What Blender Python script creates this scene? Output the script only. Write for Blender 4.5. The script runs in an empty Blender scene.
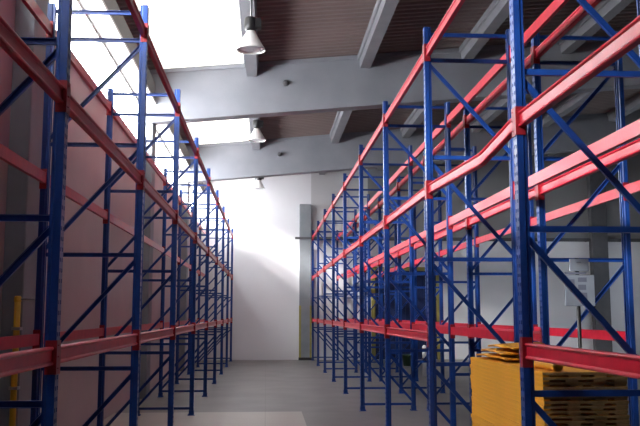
import bpy, bmesh, math, random
from mathutils import Vector, Matrix
random.seed(7)
S = bpy.context.scene
COL = S.collection
PI = math.pi

# ------------------------------------------------------------------ helpers
def link(o, parent=None):
    COL.objects.link(o)
    if parent is not None:
        o.parent = parent
    return o

def tag(o, label=None, cat=None, group=None, kind=None):
    if label: o['label'] = label
    if cat: o['category'] = cat
    if group: o['group'] = group
    if kind: o['kind'] = kind
    return o

def empty(name, loc, rz=0):
    o = bpy.data.objects.new(name, None)
    o.location = loc
    o.rotation_euler = (0, 0, rz)
    o.empty_display_size = 0.2
    return link(o)

def add_box(bm, lo, hi, mi=0):
    x0, y0, z0 = lo; x1, y1, z1 = hi
    vs = [bm.verts.new(p) for p in ((x0,y0,z0),(x1,y0,z0),(x1,y1,z0),(x0,y1,z0),
                                    (x0,y0,z1),(x1,y0,z1),(x1,y1,z1),(x0,y1,z1))]
    for q in ((0,3,2,1),(4,5,6,7),(0,1,5,4),(1,2,6,5),(2,3,7,6),(3,0,4,7)):
        bm.faces.new([vs[i] for i in q]).material_index = mi

def add_sweep(bm, prof, frames, closed=True, caps=True):
    """prof: list of 2-D points; frames: list of (origin, u, v) giving each ring"""
    rings = []
    for o, u, v in frames:
        rings.append([bm.verts.new(o + u*a + v*b) for a, b in prof])
    n = len(prof)
    for r0, r1 in zip(rings, rings[1:]):
        for i in range(n if closed else n-1):
            j = (i+1) % n
            bm.faces.new((r0[i], r0[j], r1[j], r1[i]))
    if closed and caps:
        bm.faces.new(list(reversed(rings[0])))
        bm.faces.new(rings[-1])

def add_lathe(bm, prof, seg=32, origin=(0,0,0), mi=0):
    ox, oy, oz = origin
    rings = []
    for r, z in prof:
        if r < 1e-5:
            rings.append([bm.verts.new((ox, oy, oz+z))])
        else:
            rings.append([bm.verts.new((ox + r*math.cos(2*PI*i/seg), oy + r*math.sin(2*PI*i/seg), oz+z)) for i in range(seg)])
    for a, b in zip(rings, rings[1:]):
        for i in range(seg):
            j = (i+1) % seg
            if len(a) == 1 and len(b) == 1: continue
            if len(a) == 1: f = bm.faces.new((a[0], b[j], b[i]))
            elif len(b) == 1: f = bm.faces.new((a[i], a[j], b[0]))
            else: f = bm.faces.new((a[i], a[j], b[j], b[i]))
            f.smooth = True
            f.material_index = mi

def add_tube(bm, pts, r, seg=14):
    pts = [Vector(p) for p in pts]
    prof = [(r*math.cos(2*PI*i/seg), r*math.sin(2*PI*i/seg)) for i in range(seg)]
    frames = []
    up = None
    for i, p in enumerate(pts):
        t = (pts[min(i+1, len(pts)-1)] - pts[max(i-1, 0)]).normalized()
        if up is None:
            up = Vector((0,1,0)) if abs(t.y) < .9 else Vector((1,0,0))
        u = t.cross(up).normalized()
        v = u.cross(t).normalized()
        up = v
        frames.append((p, u, v))
    n0 = len(bm.faces)
    add_sweep(bm, prof, frames)
    bm.faces.ensure_lookup_table()
    for f in list(bm.faces)[n0:]:
        if len(f.verts) == 4: f.smooth = True

def finish(bm):
    bmesh.ops.recalc_face_normals(bm, faces=bm.faces)
    return bm

def mesh_of(name, bm, mats, bevel=0):
    if bevel:
        bmesh.ops.bevel(bm, geom=list(bm.edges), offset=bevel, segments=1, affect='EDGES')
    finish(bm)
    me = bpy.data.meshes.new(name)
    bm.to_mesh(me); bm.free()
    for m in (mats if isinstance(mats, (list, tuple)) else [mats]):
        me.materials.append(m)
    return me

def obj(name, bm, mats, parent=None, loc=None, bevel=0):
    o = bpy.data.objects.new(name, mesh_of(name, bm, mats, bevel))
    if loc: o.location = loc
    return link(o, parent)

def inst(name, me, parent, loc=(0,0,0), rot=(0,0,0)):
    o = bpy.data.objects.new(name, me)
    o.location = loc; o.rotation_euler = rot
    return link(o, parent)

# ------------------------------------------------------------------ materials
def mat(name, col, rough=.5, metal=0, spec=.5, noise=0, nscale=6, col2=None, bump=0, bscale=40, coat=0, stretch=(1,1,1)):
    m = bpy.data.materials.new(name); m.use_nodes = True
    nt = m.node_tree; N = nt.nodes; L = nt.links
    b = N['Principled BSDF']
    b.inputs['Roughness'].default_value = rough
    b.inputs['Metallic'].default_value = metal
    b.inputs['Specular IOR Level'].default_value = spec
    b.inputs['Coat Weight'].default_value = coat
    c4 = (*col, 1)
    b.inputs['Base Color'].default_value = c4
    tc = N.new('ShaderNodeTexCoord')
    mp = N.new('ShaderNodeMapping'); mp.inputs['Scale'].default_value = stretch
    L.new(tc.outputs['Object'], mp.inputs['Vector'])
    if noise or col2:
        nz = N.new('ShaderNodeTexNoise'); nz.inputs['Scale'].default_value = nscale
        nz.inputs['Detail'].default_value = 5
        L.new(mp.outputs[0], nz.inputs['Vector'])
        rp = N.new('ShaderNodeValToRGB')
        rp.color_ramp.elements[0].position = .35; rp.color_ramp.elements[1].position = .7
        d = col2 if col2 else tuple(c*(1-noise) for c in col)
        rp.color_ramp.elements[0].color = (*d, 1); rp.color_ramp.elements[1].color = c4
        L.new(nz.outputs['Fac'], rp.inputs['Fac'])
        L.new(rp.outputs[0], b.inputs['Base Color'])
    if bump:
        nb = N.new('ShaderNodeTexNoise'); nb.inputs['Scale'].default_value = bscale
        L.new(mp.outputs[0], nb.inputs['Vector'])
        bp = N.new('ShaderNodeBump'); bp.inputs['Strength'].default_value = bump; bp.inputs['Distance'].default_value = .02
        L.new(nb.outputs['Fac'], bp.inputs['Height'])
        L.new(bp.outputs[0], b.inputs['Normal'])
    return m

def glow(name, col, strength, base):
    m = mat(name, base, .4, noise=.1, nscale=3)
    b = m.node_tree.nodes['Principled BSDF']
    b.inputs['Emission Color'].default_value = (*col, 1)
    b.inputs['Emission Strength'].default_value = strength
    return m

M = {}
M['blue'] = mat('blue_paint', (.0085,.053,.27), .34, noise=.22, nscale=9, bump=.04)
M['red'] = mat('red_paint', (.54,.011,.034), .34, noise=.18, nscale=7, bump=.03, spec=.3)
M['red_dark'] = mat('red_connector_paint', (.30,.010,.020), .45, noise=.2, nscale=12)
M['steel'] = mat('galvanised_steel', (.42,.43,.45), .4, metal=.7, noise=.2)
M['concrete'] = mat('grey_concrete', (.26,.27,.305), .75, noise=.14, nscale=1.2, bump=.15)
M['purlin'] = mat('pale_concrete', (.225,.23,.255), .75, noise=.12, nscale=2, bump=.1)
M['roof'] = mat('brown_grey_sheeting', (.22,.175,.165), .6, noise=.15, nscale=.7, spec=.3)
M['pink'] = mat('rose_beige_wall_paint', (.45,.37,.38), .8, noise=.10, nscale=.8, bump=.08)
M['pillar'] = mat('grey_pillar_paint', (.23,.25,.275), .7, noise=.15, nscale=2)
M['dark_pillar'] = mat('dark_grey_paint', (.09,.09,.10), .7, noise=.2, nscale=2)
M['grey_wall'] = mat('grey_wall', (.09,.09,.10), .85, noise=.1, nscale=1)
M['black'] = mat('black_plastic', (.012,.012,.014), .4, noise=.2)
M['enamel'] = mat('white_enamel', (.72,.72,.72), .3, noise=.06, nscale=4)
M['lamp_in'] = mat('lamp_lens', (.45,.45,.48), .2, noise=.15, nscale=12)
M['yellow_pipe'] = mat('yellow_pipe_paint', (.62,.36,.015), .45, noise=.15)
M['olive'] = mat('olive_yellow_paint', (.30,.26,.07), .6, noise=.2, nscale=4)
M['door_blue'] = mat('dark_blue_door_paint', (.006,.015,.075), .45, noise=.3, nscale=3)
M['yellow'] = mat('yellow_board_face', (.78,.345,.015), .5, noise=.18, nscale=3, stretch=(1,.4,8))
M['board_edge'] = mat('raw_board_edge', (.40,.25,.09), .8, noise=.4, nscale=16)
M['batten'] = mat('batten_wood', (.36,.23,.09), .8, noise=.35, nscale=9)
M['white_paint'] = mat('white_paint', (.75,.75,.76), .45, noise=.1)
M['green'] = mat('dark_green_plastic', (.03,.07,.03), .5, noise=.2)
M['board_white'] = mat('pale_board', (.30,.345,.42), .5, noise=.12, nscale=5)
M['board_line'] = mat('grey_print', (.16,.18,.25), .6, noise=.1)
M['frame_white'] = mat('window_frame_paint', (.55,.53,.52), .5, noise=.1)
M['eave'] = mat('eave_grey', (.11,.105,.10), .7, noise=.15)
SKY = 1.5
M['skylight'] = glow('translucent_skylight_sheet', (1,.965,.90), SKY, (.75,.74,.68))
M['pane'] = glow('daylit_window_pane', (.94,.97,1.0), 29.0, (.8,.8,.8))

m = M['pane']; nt = m.node_tree; N = nt.nodes; L = nt.links
out = N['Material Output']; tr = N.new('ShaderNodeBsdfTransparent'); ms = N.new('ShaderNodeMixShader'); ms.inputs['Fac'].default_value = .5
L.new(N['Principled BSDF'].outputs[0], ms.inputs[1]); L.new(tr.outputs[0], ms.inputs[2]); L.new(ms.outputs[0], out.inputs['Surface'])

# back wall: white paint low and near the skylight strip, bare grey above
m = mat('painted_back_wall', (.74,.74,.765), .8, bump=.05, bscale=12)
nt = m.node_tree; N = nt.nodes; L = nt.links; b = N['Principled BSDF']
tc = [n for n in N if n.type == 'TEX_COORD'][0]
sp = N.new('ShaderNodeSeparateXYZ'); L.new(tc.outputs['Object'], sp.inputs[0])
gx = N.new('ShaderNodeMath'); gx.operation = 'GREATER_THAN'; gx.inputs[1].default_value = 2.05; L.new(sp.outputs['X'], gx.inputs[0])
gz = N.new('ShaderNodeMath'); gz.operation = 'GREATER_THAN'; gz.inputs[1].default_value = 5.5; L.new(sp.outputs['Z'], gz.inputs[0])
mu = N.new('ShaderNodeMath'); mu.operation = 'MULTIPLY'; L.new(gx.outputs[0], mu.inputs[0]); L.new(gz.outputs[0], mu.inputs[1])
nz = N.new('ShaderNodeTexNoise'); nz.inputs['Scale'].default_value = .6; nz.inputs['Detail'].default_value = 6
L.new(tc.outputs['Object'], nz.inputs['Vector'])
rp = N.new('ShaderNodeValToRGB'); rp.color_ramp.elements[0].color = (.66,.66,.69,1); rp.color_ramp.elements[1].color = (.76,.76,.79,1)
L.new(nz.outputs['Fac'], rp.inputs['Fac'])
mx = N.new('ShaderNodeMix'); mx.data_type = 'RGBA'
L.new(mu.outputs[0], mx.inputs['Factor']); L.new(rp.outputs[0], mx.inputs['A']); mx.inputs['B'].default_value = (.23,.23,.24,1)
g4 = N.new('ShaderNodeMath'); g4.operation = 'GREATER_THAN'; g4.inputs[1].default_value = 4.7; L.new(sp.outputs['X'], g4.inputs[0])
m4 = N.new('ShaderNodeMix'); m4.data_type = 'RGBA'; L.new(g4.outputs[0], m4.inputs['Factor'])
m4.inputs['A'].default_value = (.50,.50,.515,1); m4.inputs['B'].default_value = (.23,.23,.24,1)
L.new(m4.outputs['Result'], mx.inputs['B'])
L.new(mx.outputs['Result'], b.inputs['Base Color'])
M['back_wall'] = m

# floor: power-floated concrete with a paler cast bay near the camera
m = mat('polished_concrete_floor', (.3,.3,.3), .42, bump=.03, bscale=5)
nt = m.node_tree; N = nt.nodes; L = nt.links; b = N['Principled BSDF']
tc = [n for n in N if n.type == 'TEX_COORD'][0]
nz = N.new('ShaderNodeTexNoise'); nz.inputs['Scale'].default_value = .9; nz.inputs['Detail'].default_value = 7
L.new(tc.outputs['Object'], nz.inputs['Vector'])
rp = N.new('ShaderNodeValToRGB'); rp.color_ramp.elements[0].position = .3; rp.color_ramp.elements[1].position = .75
rp.color_ramp.elements[0].color = (.105,.098,.096,1); rp.color_ramp.elements[1].color = (.17,.158,.153,1)
L.new(nz.outputs['Fac'], rp.inputs['Fac'])
sp = N.new('ShaderNodeSeparateXYZ'); L.new(tc.outputs['Object'], sp.inputs[0])
lx = N.new('ShaderNodeMath'); lx.operation = 'LESS_THAN'; lx.inputs[1].default_value = .78; L.new(sp.outputs['X'], lx.inputs[0])
ly = N.new('ShaderNodeMath'); ly.operation = 'LESS_THAN'; ly.inputs[1].default_value = 18.0; L.new(sp.outputs['Y'], ly.inputs[0])
mu = N.new('ShaderNodeMath'); mu.operation = 'MULTIPLY'; L.new(lx.outputs[0], mu.inputs[0]); L.new(ly.outputs[0], mu.inputs[1])
rp2 = N.new('ShaderNodeValToRGB'); rp2.color_ramp.elements[0].color = (.30,.27,.245,1); rp2.color_ramp.elements[1].color = (.375,.34,.31,1)
L.new(nz.outputs['Fac'], rp2.inputs['Fac'])
mx = N.new('ShaderNodeMix'); mx.data_type = 'RGBA'
L.new(mu.outputs[0], mx.inputs['Factor']); L.new(rp.outputs[0], mx.inputs['A']); L.new(rp2.outputs[0], mx.inputs['B'])
br = N.new('ShaderNodeTexBrick'); br.offset = 0; br.inputs['Scale'].default_value = 1
br.inputs['Brick Width'].default_value = 5.0; br.inputs['Row Height'].default_value = 6.0; br.inputs['Mortar Size'].default_value = .007
br.inputs['Color1'].default_value = (1,1,1,1); br.inputs['Color2'].default_value = (1,1,1,1); br.inputs['Mortar'].default_value = (.72,.72,.72,1)
L.new(tc.outputs['Object'], br.inputs['Vector'])
mm = N.new('ShaderNodeMix'); mm.data_type = 'RGBA'; mm.blend_type = 'MULTIPLY'; mm.inputs['Factor'].default_value = 1
L.new(mx.outputs['Result'], mm.inputs['A']); L.new(br.outputs['Color'], mm.inputs['B'])
L.new(mm.outputs['Result'], b.inputs['Base Color'])
M['floor'] = m

# ------------------------------------------------------------------ dimensions (metres)
CAM_H = 2.1013
XL, YL0 = -1.5298, 6.0408        # aisle uprights of the left rack, first frame in view
XR, YR0 = 2.1059, 6.5778
BAY = 3.8197
DEP = 1.12
GAP = .3524
TOP = 5.8652
LEV = (1.80, 3.70, 5.53)
YW = 37.6
XW = -3.2                         # left wall
XE = 18.2                         # right wall
YF = -4.5                         # wall behind the camera
PITCH = .094
BTOP = 8.63                       # top of the roof beams at x = 0
BH = 1.37
def roofz(x): return BTOP + PITCH*x

# ------------------------------------------------------------------ setting
def struct(name, bm, m, label, cat, parent=None, bevel=0):
    o = obj(name, bm, m, parent, bevel=bevel)
    if parent is None: tag(o, label, cat, kind='structure')
    return o

bm = bmesh.new(); add_box(bm, (XW-.3, YF-.3, -.2), (XE+.3, YW+.3, 0))
struct('floor', bm, M['floor'], 'grey concrete warehouse floor with a paler slab in the aisle', 'floor')

SILL = 6.22
HEAD = 7.46
bm = bmesh.new(); add_box(bm, (XW-.25, YF, 0), (XW, YW, SILL)); add_box(bm, (XW-.25, YF, SILL), (XW, 1.14, HEAD))
struct('wall_left', bm, M['pink'], 'rose beige side wall behind the rack, below the ribbon windows', 'wall')
bm = bmesh.new(); add_box(bm, (XW-.25, YF, HEAD), (XW, YW, roofz(XW)-.02))
struct('wall_left_upper', bm, M['eave'], 'grey strip of wall between the ribbon windows and the roof', 'wall')

def prism_wall(y0, y1, x0, x1, mat_, name, label):
    bm = bmesh.new()
    pts = [(x0,0),(x1,0),(x1,roofz(x1)-.02),(x0,roofz(x0)-.02)]
    lo = [bm.verts.new((x,y0,z)) for x,z in pts]; hi = [bm.verts.new((x,y1,z)) for x,z in pts]
    bm.faces.new(lo); bm.faces.new(hi[::-1])
    for i in range(4):
        j = (i+1)%4; bm.faces.new((lo[i],lo[j],hi[j],hi[i]))
    return struct(name, bm, mat_, label, 'wall')
prism_wall(YW, YW+.25, XW, XE, M['back_wall'], 'wall_back', 'white painted end wall at the far end of the aisle')
prism_wall(YF-.25, YF, XW, XE, M['grey_wall'], 'wall_front', 'grey end wall behind the viewpoint')
bm = bmesh.new(); add_box(bm, (XE, YF, 0), (XE+.25, YW, roofz(XE)-.02))
struct('wall_right', bm, M['grey_wall'], 'grey side wall far behind the right hand racks', 'wall')

# corrugated roof: ribs run down the slope
def corrugated(x0, x1, y0, y1, per=.25, dep=.045, th=.006):
    bm = bmesh.new()
    ys = []
    y = y0
    while y < y1 - 1e-6:
        ys += [(y, 0), (y+per*.32, 0), (y+per*.5, dep), (y+per*.82, dep)]
        y += per
    prev = None
    for yy, dz in ys:
        a = bm.verts.new((x0, yy, roofz(x0)+.02+dz)); c = bm.verts.new((x1, yy, roofz(x1)+.02+dz))
        if prev: bm.faces.new((prev[0], prev[1], c, a))
        prev = (a, c)
    return bm
SKX = -.42
bm = corrugated(SKX, XE+.1, YF-.1, YW+.1)
for a_ in ((-2.72, SKX, YF-.1, 10.9), (XW-.2, -2.72, YF-.1, YW+.1)):
    b2 = corrugated(*a_); me_ = bpy.data.meshes.new('t'); b2.to_mesh(me_); b2.free(); bm.from_mesh(me_); bpy.data.meshes.remove(me_)
struct('ceiling', bm, M['roof'], 'dark corrugated roof sheeting sloping up away from the windows', 'ceiling')
bm = corrugated(-2.72, SKX, 10.9, YW+.1)
struct('ceiling_skylight', bm, M['skylight'], 'bright translucent roof sheeting along the windowed side', 'ceiling')

BEAMY = [.6, 10.7, 20.84, 30.5]
def slope_box(bm, x0, x1, y0, y1, top, bot, mi=0):
    vs = []
    for x in (x0, x1):
        for y in (y0, y1):
            vs.append(bm.verts.new((x, y, roofz(x)+bot))); vs.append(bm.verts.new((x, y, roofz(x)+top)))
    for q in ((0,1,3,2),(4,6,7,5),(0,4,5,1),(2,3,7,6),(1,5,7,3),(0,2,6,4)):
        bm.faces.new([vs[i] for i in q]).material_index = mi
BLAB = ['grey concrete roof beam over the viewpoint', 'grey concrete roof beam above the first windows',
        'deep grey concrete roof beam crossing behind the nearest hanging lamp', 'deep grey concrete roof beam nearest the end wall']
for i, y in enumerate(BEAMY):
    bm = bmesh.new()
    slope_box(bm, XW-.05, XE+.05, y, y+.34, 0, -BH+.07)
    slope_box(bm, XW-.05, XE+.05, y-.03, y+.37, -BH+.07, -BH)
    slope_box(bm, XW-.05, XE+.05, y-.04, y+.38, .015, -.09)
    o = struct('roof_beam', bm, M['concrete'], BLAB[i], 'roof beam')
    bm = bmesh.new()
    add_lathe(bm, [(0,0),(.055,0),(.075,.03),(.075,.09),(0,.09)], 16)
    c = obj('beam_socket', bm, M['dark_pillar'], o, (.46, y-.01, 8.06)); c.rotation_euler = (PI/2, 0, 0)

# purlins spanning from beam to beam
PX = [-.42] + [-.16 + 2.72*i for i in range(1, 7)]
ORD = ['first', 'second', 'third', 'fourth', 'fifth', 'sixth', 'seventh']
spans = [(YF, BEAMY[0])] + [(BEAMY[i]+.34, BEAMY[i+1]) for i in range(3)] + [(BEAMY[3]+.34, YW)]
SPN = ['over the viewpoint', 'before the first window pillar', 'in the roof bay over the nearest lamp', 'in the roof bay over the middle lamp', 'in the roof bay by the end wall']
for j, (a, b_) in enumerate(spans):
    for i, x in enumerate(PX):
        bm = bmesh.new()
        zt = roofz(x)+.01
        prof = [(-.135,-.36),(.135,-.36),(.17,-.06),(.17,0),(-.20,0),(-.20,-.13),(-.17,-.15),(-.15,-.13)]
        add_sweep(bm, prof, [(Vector((x,a-.01,zt)), Vector((1,0,0)), Vector((0,0,1))), (Vector((x,b_+.01,zt)), Vector((1,0,0)), Vector((0,0,1)))])
        struct('purlin', bm, M['purlin'], 'pale roof purlin, %s from the windows, %s' % (ORD[i], SPN[j]), 'purlin')

# eave purlin above the windows
bm = bmesh.new()
add_box(bm, (XW, 1.0, HEAD+.05), (XW+.29, YW, 8.02))
struct('trim_1', bm, M['eave'], 'dark grey eave beam running along above the ribbon windows', 'trim')
bm = bmesh.new()
add_box(bm, (XW, 1.0, HEAD-.02), (XW+.33, YW, HEAD+.05))
struct('trim_4', bm, M['frame_white'], 'pale strip along the underside of the dark eave beam', 'trim')
bm = bmesh.new()
add_box(bm, (XW, YF, SILL-.06), (XW+.06, YW, SILL+.03))
struct('trim_2', bm, M['pink'], 'rose beige sill strip below the ribbon windows', 'trim')

# pillars on the window wall
PY = [.5, 10.2, 20.9, 30.58]
for i, y in enumerate(PY):
    bm = bmesh.new(); add_box(bm, (XW-.02, y, 0), (XW+.25, y+.64, roofz(XW)-.03))
    struct('pillar', bm, M['pillar'], ['grey wall pillar beside the viewpoint', 'grey wall pillar with the yellow pipe on it',
            'grey wall pillar below the beam behind the nearest lamp', 'grey wall pillar nearest the end wall'][i], 'pillar', bevel=.012)

# ribbon windows between the pillars
wy = [(1.14, 10.2), (10.84, 20.9), (21.54, 30.6), (31.24, YW)]
WLAB = ['beside the nearest rack bay', 'between the first and second pillars', 'between the second and third pillars', 'beside the end wall']
for i, (a, b_) in enumerate(wy):
    w = empty('window_%d' % (i+1), (XW-.12, (a+b_)/2, SILL))
    tag(w, 'bright ribbon window ' + WLAB[i], 'window', kind='structure')
    h = HEAD-SILL; hl = (b_-a)/2
    bm = bmesh.new()
    add_box(bm, (-.03,-hl,0), (.04,hl,.05)); add_box(bm, (-.03,-hl,h-.05), (.04,hl,h))
    add_box(bm, (-.03,-hl,.05), (.04,-hl+.05,h-.05)); add_box(bm, (-.03,hl-.05,.05), (.04,hl,h-.05))
    n = max(1, round(2*hl/4.6))
    for k in range(1, n):
        yy = -hl + 2*hl*k/n
        add_box(bm, (-.03,yy-.025,.05), (.04,yy+.025,h-.05))
    obj('window_frame', bm, M['frame_white'], w)
    bm = bmesh.new(); add_box(bm, (-.012,-hl+.03,.03), (.0,hl-.03,h-.03))
    obj('pane', bm, M['pane'], w)

# unseen window band, added to bring daylight onto the right-hand background
w = empty('window_6', (XE, 29, 0)); tag(w, 'unseen daylit window band added in the side wall far behind the right hand racks', 'window', kind='structure')
bm = bmesh.new(); add_box(bm, (-.02,-7,.8), (.05,7,4.6)); obj('pane', bm, glow('unseen_window_pane', (.80,.90,1), 1.6, (.8,.8,.8)), w)
bm = bmesh.new()
for k in range(6): add_box(bm, (-.06,-7+k*2.8-.04,.8), (-.02,-7+k*2.8+.04,4.6))
for z in (.76,2.66,4.56): add_box(bm, (-.06,-7.04,z), (-.02,7.04,z+.08))
obj('window_frame', bm, M['frame_white'], w)

# end wall: pilaster with yellow edge guards, rail, gate, dark pillar
p = empty('pilaster', (1.78, YW, 0)); tag(p, 'grey pilaster with yellow guarded corners on the end wall', 'pilaster', kind='structure')
bm = bmesh.new(); add_box(bm, (-.27,-.26,.12), (.27,.02,7.1)); obj('shaft', bm, M['pillar'], p, bevel=.015)
for s in (-1, 1):
    bm = bmesh.new()
    add_box(bm, (.285*s-.09*(s>0), -.275, .12), (.285*s+.09*(s<0), -.262, 2.45)); add_box(bm, (.285*s-.013*(s>0), -.262, .12), (.285*s+.013*(s<0), -.12, 2.45))
    tag(obj('corner_guard', bm, M['olive'], p), 'dull yellow corner guard')
bm = bmesh.new(); add_box(bm, (-.3,-.29,0), (.3,.02,.12)); tag(obj('plinth', bm, M['black'], p), 'black plinth')

bm = bmesh.new()
add_box(bm, (2.06, YW-.16, 5.46), (XE, YW-.06, 5.58)); add_box(bm, (2.06, YW-.2, 5.44), (XE, YW-.16, 5.60))
add_box(bm, (1.3, YW-.32, 5.47), (2.06, YW-.27, 5.57))
for x in range(3, 18, 2): add_box(bm, (x, YW-.06, 5.44), (x+.06, YW, 5.6))
rail = struct('trim_3', bm, M['dark_pillar'], 'dark steel rail running level along the end wall', 'rail')
bm = bmesh.new(); add_box(bm, (2.12, YW-.16, 5.02), (2.36, YW, 5.42))
tag(obj('junction_box', bm, M['white_paint'], rail, bevel=.01), 'small white junction box')

d = empty('door_1', (6.42, YW, 0)); tag(d, 'tall dark blue gate with an olive yellow surround in the end wall', 'door', kind='structure')
bm = bmesh.new()
add_box(bm, (-1.42,-.06,.03), (1.42,-.0,4.05))
for k in range(-3, 4):
    add_box(bm, (k*.44-.035,-.10,.05), (k*.44+.035,-.06,4.03))
for z in (.06, 1.4, 2.75, 3.95): add_box(bm, (-1.42,-.115,z-.04), (1.42,-.06,z+.04))
obj('gate_leaf', bm, M['door_blue'], d)
bm = bmesh.new()
add_box(bm, (-1.6,-.12,0), (-1.42,.0,4.22)); add_box(bm, (1.42,-.12,0), (1.6,.0,4.22)); add_box(bm, (-1.42,-.12,4.05), (1.42,.0,4.22))
obj('door_frame', bm, M['olive'], d)

bm = bmesh.new(); add_box(bm, (15.2, YW-.4, 0), (15.95, YW+.02, roofz(15)-BH+.3))
struct('pillar', bm, M['dark_pillar'], 'dark grey pillar on the end wall behind the right hand racks', 'pillar', bevel=.012)

# ------------------------------------------------------------------ rack kit
def upright_mesh():
    """open C post, web pierced by two rows of slots; web at local x = -.043 facing -x"""
    bm = bmesh.new()
    W, Dp, H = .100, .088, TOP
    x = -Dp/2
    ys = [-W/2, -.034, -.014, .014, .034, W/2]
    pitch = .0762
    n = int(H/pitch)
    zs = [0]
    for i in range(n):
        z = i*pitch
        zs += [z+.026, z+.026+.030]
    zs.append(H)
    vg = {}
    def V(i, k):
        if (i, k) not in vg: vg[(i, k)] = bm.verts.new((x, ys[i], zs[k]))
        return vg[(i, k)]
    for k in range(len(zs)-1):
        slot = (k % 2 == 1)
        for i in range(5):
            if slot and i in (1, 3): continue
            bm.faces.new((V(i,k), V(i,k+1), V(i+1,k+1), V(i+1,k)))
    for s in (-1, 1):
        c = [(x, s*W/2), (x+.055, s*W/2), (x+.066, s*(W/2-.012)), (x+Dp, s*(W/2-.012)), (x+Dp, s*(W/2-.032))]
        lo = [bm.verts.new((a,b,0)) for a,b in c]; hi = [bm.verts.new((a,b,H)) for a,b in c]
        for i in range(len(c)-1): bm.faces.new((lo[i],lo[i+1],hi[i+1],hi[i]))
    # inner skin gives the sheet its thickness
    for s in (-1, 1):
        add_box(bm, (x+.002, s*W/2-.004*(s>0), 0), (x+.055, s*W/2+.004*(s<0), H))
    bmesh.ops.remove_doubles(bm, verts=bm.verts, dist=1e-5)
    return mesh_of('upright', bm, M['blue'])

def foot_mesh():
    bm = bmesh.new()
    add_box(bm, (-.075,-.07,0), (.075,.07,.008)); add_box(bm, (-.05,-.056,.008), (.05,-.0505,.10)); add_box(bm, (-.05,.0505,.008), (.05,.056,.10))
    for s in (-1,1): add_lathe(bm, [(.012,0),(.012,.02),(0,.02)], 8, (.062, .045*s, .008))
    return mesh_of('foot_plate', bm, M['blue'])

def channel(p0, p1, w=.05, d=.03, t=.004):
    """C channel from p0 to p1 in the xz plane, depth along y"""
    bm = bmesh.new()
    p0, p1 = Vector(p0), Vector(p1)
    t_ = (p1-p0).normalized()
    v = Vector((0,1,0)); u = v.cross(t_).normalized()
    h = w/2
    prof = [(-h,-d/2),(h,-d/2),(h,d/2),(h-t,d/2),(h-t,-d/2+t),(-h+t,-d/2+t),(-h+t,d/2),(-h,d/2)]
    add_sweep(bm, prof, [(p0,u,v),(p1,u,v)])
    return bm

UP = upright_mesh(); FT = foot_mesh()
HZ = [.14, 1.46, 2.79, 4.12, 5.43, 5.78]
HB = mesh_of('horizontal_brace', channel((.02,0,0), (DEP-.02,0,0), .05), M['blue'])
DB = [mesh_of('diagonal_brace', channel((.03,.0,HZ[i+1]-.07), (DEP-.03,.0,HZ[i]+.07), .05), M['blue']) for i in range(4)]

SPC = mesh_of('row_spacer', channel((-.004,0,0), (GAP-.096,0,0), .05), M['blue'])
BPROF = [(-.020,-.065),(.022,-.065),(.022,.065),(-.020,.065),(-.026,.0635),(-.030,.059),(-.032,.053),(-.030,.046),(-.025,.041),
         (-.018,.036),(-.018,-.036),(-.025,-.041),(-.030,-.046),(-.032,-.053),(-.030,-.059),(-.026,-.0635)]
def beam_mesh(path):
    bm = bmesh.new()
    fr = [(Vector(p), Vector((1,0,0)), Vector((0,0,1))) for p in path]
    add_sweep(bm, BPROF, fr)
    return mesh_of('beam', bm, M['red'])
BL = BAY-.104
BM = beam_mesh([(0,0,0),(0,BL,0)])
BENT = beam_mesh([(0,0,0),(0,.12,-.004),(-.006,BL*.27,-.090),(-.010,BL*.30,-.102),(-.008,BL*.33,-.099),(0,BL-.1,-.005),(0,BL,0)])
def connector_mesh():
    bm = bmesh.new()
    add_box(bm, (-.052,-.002,-.13), (.03,.004,.11))
    add_box(bm, (-.052,-.060,-.13), (-.047,-.002,.11))
    for z in (-.09,-.01,.07): add_lathe(bm, [(.010,0),(.010,.008),(0,.008)], 8, (-.052,-.03,z))
    return mesh_of('connector', bm, M['red_dark'])
CN = connector_mesh()
def connector_mirror():
    bm = bmesh.new()
    add_box(bm, (-.052,-.004,-.13), (.03,.002,.11))
    add_box(bm, (-.052,.002,-.13), (-.047,.060,.11))
    return mesh_of('connector', bm, M['red_dark'])
CM = connector_mirror()

def place_beam(root, x, y, z, me, flip):
    """flip: face looks to +x"""
    if not flip:
        b = inst('beam', me, root, (x, y+.052, z))
        inst('connector', CN, b, (0, .0015, 0)); inst('connector', CM, b, (0, BL-.0015, 0))
    else:
        b = inst('beam', me, root, (x, y+.052+BL, z), (0,0,PI))
        inst('connector', CN, b, (0, .0015, 0)); inst('connector', CM, b, (0, BL-.0015, 0))
    return b

def rack(loc, sy, n0, n1, label, skip=(), bent=None, spacer=False):
    """frames n0..n1 along local y; sy=-1 turns the rack half round so its aisle side looks to +x"""
    root = empty('pallet_rack', loc, 0 if sy > 0 else PI)
    tag(root, label, 'pallet rack')
    for k in range(n0, n1+1):
        y = sy*k*BAY
        for x, r in ((0,0), (DEP,PI)):
            u = inst('upright', UP, root, (x, y, .006), (0,0,r))
            inst('foot_plate', FT, u, (0,0,-.006))
        for z in HZ: inst('horizontal_brace', HB, root, (0, y, z))
        for me in DB: inst('diagonal_brace', me, root, (0, y+.001, 0))
    for k in range(n0, n1):
        y = sy*k*BAY if sy > 0 else sy*(k+1)*BAY
        for li, z in enumerate(LEV):
            for side in (0, 1):
                if (k, li, side) in skip: continue
                me = BENT if bent == (k, li, side) else BM
                b = place_beam(root, 0 if side == 0 else DEP, y, z, me, side == 1)
                if me is BENT: b['label'] = 'red beam bent downward part way along'
    if spacer:
        for k in range(n0, n1+1):
            for z in (1.05, 5.02):
                inst('row_spacer', SPC, root, (DEP+.05, sy*k*BAY, z))
    return root

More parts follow.
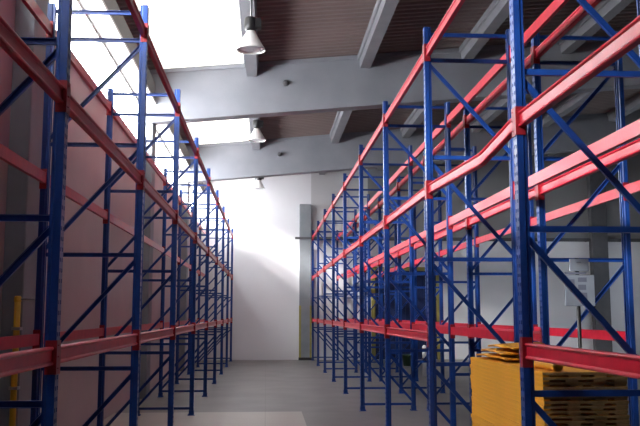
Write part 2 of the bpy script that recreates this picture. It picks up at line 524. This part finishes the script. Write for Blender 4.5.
rack((XL, YL0, 0), -1, -1, 8, 'blue and red pallet rack along the rose beige wall under the windows')
rack((XR, YR0, 0), 1, -1, 8, 'blue and red pallet rack facing the aisle across from the windows',
     skip={(0,0,0),(0,0,1)}, bent=(0,1,0), spacer=True)
rack((XR+DEP+GAP+DEP, YR0, 0), -1, -1, 8, 'blue and red pallet rack standing back to back behind the one facing the aisle',
     skip={(0,0,0),(0,0,1),(-1,0,0),(-1,0,1)} | {(k,2,0) for k in range(-1,8)})

# ------------------------------------------------------------------ lamps
def lamp(x, y, zm, label, d=.55):
    """zm: height of the shade's mouth"""
    t = empty('pendant_lamp', (x, y, zm)); tag(t, label, 'lamp', group='high bay lamps along the aisle')
    r = d/2
    bm = bmesh.new()
    add_lathe(bm, [(r,0),(r*1.03,.012),(r*1.0,.035),(r*.86,.10),(r*.66,.20),(r*.46,.30),(r*.33,.36),(r*.30,.40),
                   (r*.27,.40),(r*.30,.355),(r*.43,.295),(r*.63,.195),(r*.83,.095),(r*.96,.03),(r*.97,.012),(r,0)], 40)
    obj('lamp_shade', bm, M['enamel'], t)
    bm = bmesh.new(); add_lathe(bm, [(0,.03),(r*.5,.022),(r*.93,.03),(r*.9,.045),(0,.05)], 36)
    obj('lens', bm, M['lamp_in'], t)
    bm = bmesh.new(); add_lathe(bm, [(0,.38),(.085,.38),(.10,.40),(.13,.43),(.13,.62),(.115,.65),(.05,.67),(0,.67)], 24)
    add_box(bm, (.02,-.10,.44), (.20,.10,.63))
    obj('ballast_housing', bm, M['black'], t)
    bm = bmesh.new(); zt = roofz(x)-.36-zm
    add_tube(bm, [(0,0,.66),(0,0,zt)], .018, 10); add_lathe(bm, [(0,zt-.03),(.05,zt-.03),(.05,zt),(0,zt)], 14)
    obj('hanging_rod', bm, M['steel'], t)
lamp(-.34, 15.5, 7.19, 'white conical hanging lamp nearest the viewpoint, in front of the first beam in view')
lamp(-.34, 25.6, 7.55, 'white conical hanging lamp between the two roof beams in view')
lamp(-.34, 35.0, 7.42, 'small conical hanging lamp just before the end wall', .5)

# ------------------------------------------------------------------ yellow pipe on the first pillar
pp = empty('wall_pipe', (-2.985, 10.12, 0)); tag(pp, 'upright yellow pipe with a thin side rod on the grey pillar', 'pipe')
bm = bmesh.new()
add_tube(bm, [(0,0,0),(0,0,2.27)], .038); add_lathe(bm, [(.044,0),(.044,.05),(.03,.07),(0,.07)], 14, (0,0,2.24)); obj('pipe', bm, M['yellow_pipe'], pp)
bm = bmesh.new(); add_tube(bm, [(.03,0,2.27),(.22,0,2.27),(.22,.07,2.27)], .014, 8); tag(obj('side_rod', bm, M['steel'], pp), 'thin grey side rod')
bm = bmesh.new()
bm.free()
for z in (.5, 1.2, 1.9):
    bm = bmesh.new(); add_box(bm, (-.05,-.04,z), (.05,.08,z+.035)); obj('clamp', bm, M['steel'], pp)
bm = bmesh.new(); add_lathe(bm, [(0,0),(.075,0),(.075,.012),(.04,.02),(.04,.07),(0,.07)], 16); obj('floor_flange', bm, M['yellow_pipe'], pp)

# ------------------------------------------------------------------ stack of yellow boards under the first bay
BX0, BX1, BY0, BY1 = 2.36, 3.10, 6.95, 9.45
BW, BLN = BX1-BX0, BY1-BY0
PT = .040
def board_meshes():
    bm = bmesh.new()
    add_box(bm, (-BW/2,-BLN/2,.016), (BW/2,BLN/2,.0385))
    bm.faces.ensure_lookup_table(); bm.normal_update()
    for f in bm.faces:
        f.material_index = 1 if abs(f.calc_center_median().y) > BLN/2-.01 else 0
    return mesh_of('board', bm, [M['yellow'], M['board_edge']])
BD = board_meshes()
def batten_mesh(w):
    bm = bmesh.new(); add_box(bm, (-w/2,-BLN/2+.004,.0), (w/2,BLN/2-.004,.016)); 
    return bm
BT = mesh_of('batten', batten_mesh(.11), M['batten'])
be = bmesh.new(); add_box(be, (-.03,-BLN/2+.004,0), (.03,BLN/2-.004,.016)); BE = mesh_of('edge_batten', be, M['yellow'])
NB = 40
words = ['topmost','second','third','fourth','fifth','sixth','seventh','eighth','ninth','tenth','eleventh','twelfth','thirteenth','fourteenth','fifteenth','sixteenth','seventeenth']
for i in range(NB):
    fromtop = NB-1-i
    r = empty('stacked_board', ((BX0+BX1)/2+random.uniform(-.003,.003), (BY0+BY1)/2+random.uniform(-.02,.02), i*PT), random.uniform(-.004,.004))
    if fromtop < len(words):
        lab = ('yellow board lying topmost of the flat stack under the rack' if fromtop == 0 else
               'yellow board lying %s from the top of the flat stack under the rack' % words[fromtop])
    else:
        lab = 'yellow board in the low part of the stack, near the floor'
    tag(r, lab, 'board', 'yellow boards stacked under the rack')
    inst('board_sheet', BD, r)
    inst('edge_batten', BE, r, (-BW/2+.03,0,0))
    o = inst('batten', BT, r, (-.10+random.uniform(-.03,.03),0,0)); o = inst('batten', BT, r, (.12+random.uniform(-.03,.03),0,0)); inst('batten', BT, r, (BW/2-.06,0,0))
ZS = NB*PT
def warped(name, cx, cy, w, l, z, bow, tilt, rz, label):
    bm = bmesh.new()
    nx, ny = 6, 16; th = .014
    for lay in range(1):
        top = []; bot = []
        for i in range(nx+1):
            for j in range(ny+1):
                u, v = i/nx-.5, j/ny-.5
                zz = bow*(1-4*v*v) + tilt*(u+.5) + .012*math.sin(7*v+3*u)+.012
                top.append(bm.verts.new((u*w, v*l, zz+th))); bot.append(bm.verts.new((u*w, v*l, zz)))
        A = lambda i,j: i*(ny+1)+j
        for i in range(nx):
            for j in range(ny):
                for lst, rev in ((top,0),(bot,1)):
                    q = [lst[A(i,j)],lst[A(i+1,j)],lst[A(i+1,j+1)],lst[A(i,j+1)]]
                    f = bm.faces.new(q[::-1] if rev else q); f.smooth = True
        for j in range(ny):
            for i in (0, nx): bm.faces.new((top[A(i,j)],top[A(i,j+1)],bot[A(i,j+1)],bot[A(i,j)]))
        for i in range(nx):
            for j in (0, ny): bm.faces.new((top[A(i,j)],top[A(i+1,j)],bot[A(i+1,j)],bot[A(i,j)]))
    o = obj(name, bm, M['yellow'], None, (cx, cy, z)); o.rotation_euler = (0,0,rz)
    tag(o, label, 'sheet', 'warped sheets on top of the board stack')
warped('warped_sheet', 2.70, 8.85, .56, 1.05, ZS, .03, .0, .03, 'warped yellow sheet lying directly on the flat board stack')
warped('warped_sheet', 2.70, 8.88, .52, .95, ZS+.05, .035, .01, -.05, 'warped yellow sheet in the middle of the curled pile on the boards')
warped('warped_sheet', 2.74, 8.80, .44, .80, ZS+.105, .03, .02, .06, 'warped yellow sheet curling topmost on the board stack')
t = empty('rolled_sheet', (2.50, 7.25, ZS+.052), 0); tag(t, 'yellow rolled sheet lying at the near end of the board stack', 'roll')
bm = bmesh.new()
sp_pts = []
for k in range(60):
    a = k*2*PI*4/59; rr = .006+.044*k/59
    sp_pts.append((rr*math.cos(a), rr*math.sin(a)))
prof = sp_pts + [(p[0]*.93, p[1]*.93) for p in sp_pts[::-1]]
add_sweep(bm, prof, [(Vector((0,-.28,0)), Vector((1,0,0)), Vector((0,0,1))), (Vector((0,.35,0)), Vector((1,0,0)), Vector((0,0,1)))], caps=False)
obj('roll', bm, M['yellow'], t)

# ------------------------------------------------------------------ notice board on a post behind the racks
nb = empty('notice_board', (3.50, 9.0, 0)); tag(nb, 'pale notice board on a thin dark post between the right hand racks', 'sign')
bm = bmesh.new(); add_tube(bm, [(0,.03,0),(0,.03,2.72)], .022, 10); add_lathe(bm, [(0,0),(.16,0),(.16,.02),(.03,.03),(0,.03)], 20, (0,.03,0))
tag(obj('post', bm, M['black'], nb), 'dark post')
bm = bmesh.new(); add_box(bm, (-.10,-.012,2.57), (.12,.006,2.71)); tag(obj('header_plate', bm, M['board_white'], nb, bevel=.004), 'pale header plate')
bm = bmesh.new(); add_box(bm, (-.02,-.016,2.665), (.03,-.012,2.675)); obj('printed_mark', bm, M['board_line'], nb)
bm = bmesh.new(); add_box(bm, (-.16,-.008,2.18), (.18,.006,2.53)); tag(obj('lower_panel', bm, M['board_white'], nb, bevel=.004), 'pale blue lower panel')
bm = bmesh.new()
add_box(bm, (-.16,-.014,2.535), (.09,.006,2.56))
for x0,z0,x1,z1 in ((-.01,2.45,.09,2.50),(-.01,2.36,.08,2.42),(.0,2.25,.09,2.33),(-.13,2.38,-.05,2.48)):
    add_box(bm, (x0,-.011,z0), (x1,-.008,z1))
obj('printed_block', bm, M['board_line'], nb)

# ------------------------------------------------------------------ far small things
bo = empty('bollard', (5.35, 27.7, 0)); tag(bo, 'white bollard with rusty bands standing before the blue gate', 'bollard')
bm = bmesh.new(); add_lathe(bm, [(0,0),(.075,0),(.075,.95),(.06,1.0),(.03,1.03),(0,1.035)], 20); obj('bollard_post', bm, M['white_paint'], bo)
M['rust'] = mat('rust_band', (.10,.055,.04), .7, noise=.2)
for z in (.52,.84):
    bm = bmesh.new(); add_lathe(bm, [(.076,z),(.079,z),(.079,z+.09),(.076,z+.09)], 20); tag(obj('band', bm, M['rust'], bo), 'rusty brown band')
bi = empty('waste_bin', (5.75, 33.2, 0)); tag(bi, 'dark green tub on the floor in front of the blue gate', 'bin')
bm = bmesh.new(); add_lathe(bm, [(0,0),(.20,0),(.25,.40),(.27,.41),(.27,.44),(.24,.44),(.19,.03),(0,.03)], 24); obj('tub', bm, M['green'], bi)

# ------------------------------------------------------------------ light
w = bpy.data.worlds.new('sky'); S.world = w; w.use_nodes = True
bg = w.node_tree.nodes['Background']; bg.inputs['Color'].default_value = (.85,.93,1,1); bg.inputs['Strength'].default_value = 1.0

sd = bpy.data.lights.new('hazy_sun', 'SUN'); sun = link(bpy.data.objects.new('hazy_sun', sd))
sd.energy = 52.0; sd.angle = math.radians(14); sd.color = (1,.97,.93)
sun.location = (-20, 0, 25)
sun.rotation_euler = Vector((1.0, .9, -.52)).to_track_quat('-Z', 'Y').to_euler()

# ------------------------------------------------------------------ camera
cd = bpy.data.cameras.new('camera'); cam = link(bpy.data.objects.new('camera', cd))
cam.location = (0, 0, CAM_H)
cam.rotation_euler = (PI/2+.1220, 0, -.0654)
cd.sensor_width = 36; cd.lens = 817.64/640*36
cd.clip_end = 200
S.camera = cam
S.view_settings.view_transform = 'Standard'
S.view_settings.look = 'None'
S.view_settings.gamma = 1
S.view_settings.use_curve_mapping = False
S.view_settings.exposure = -0.16
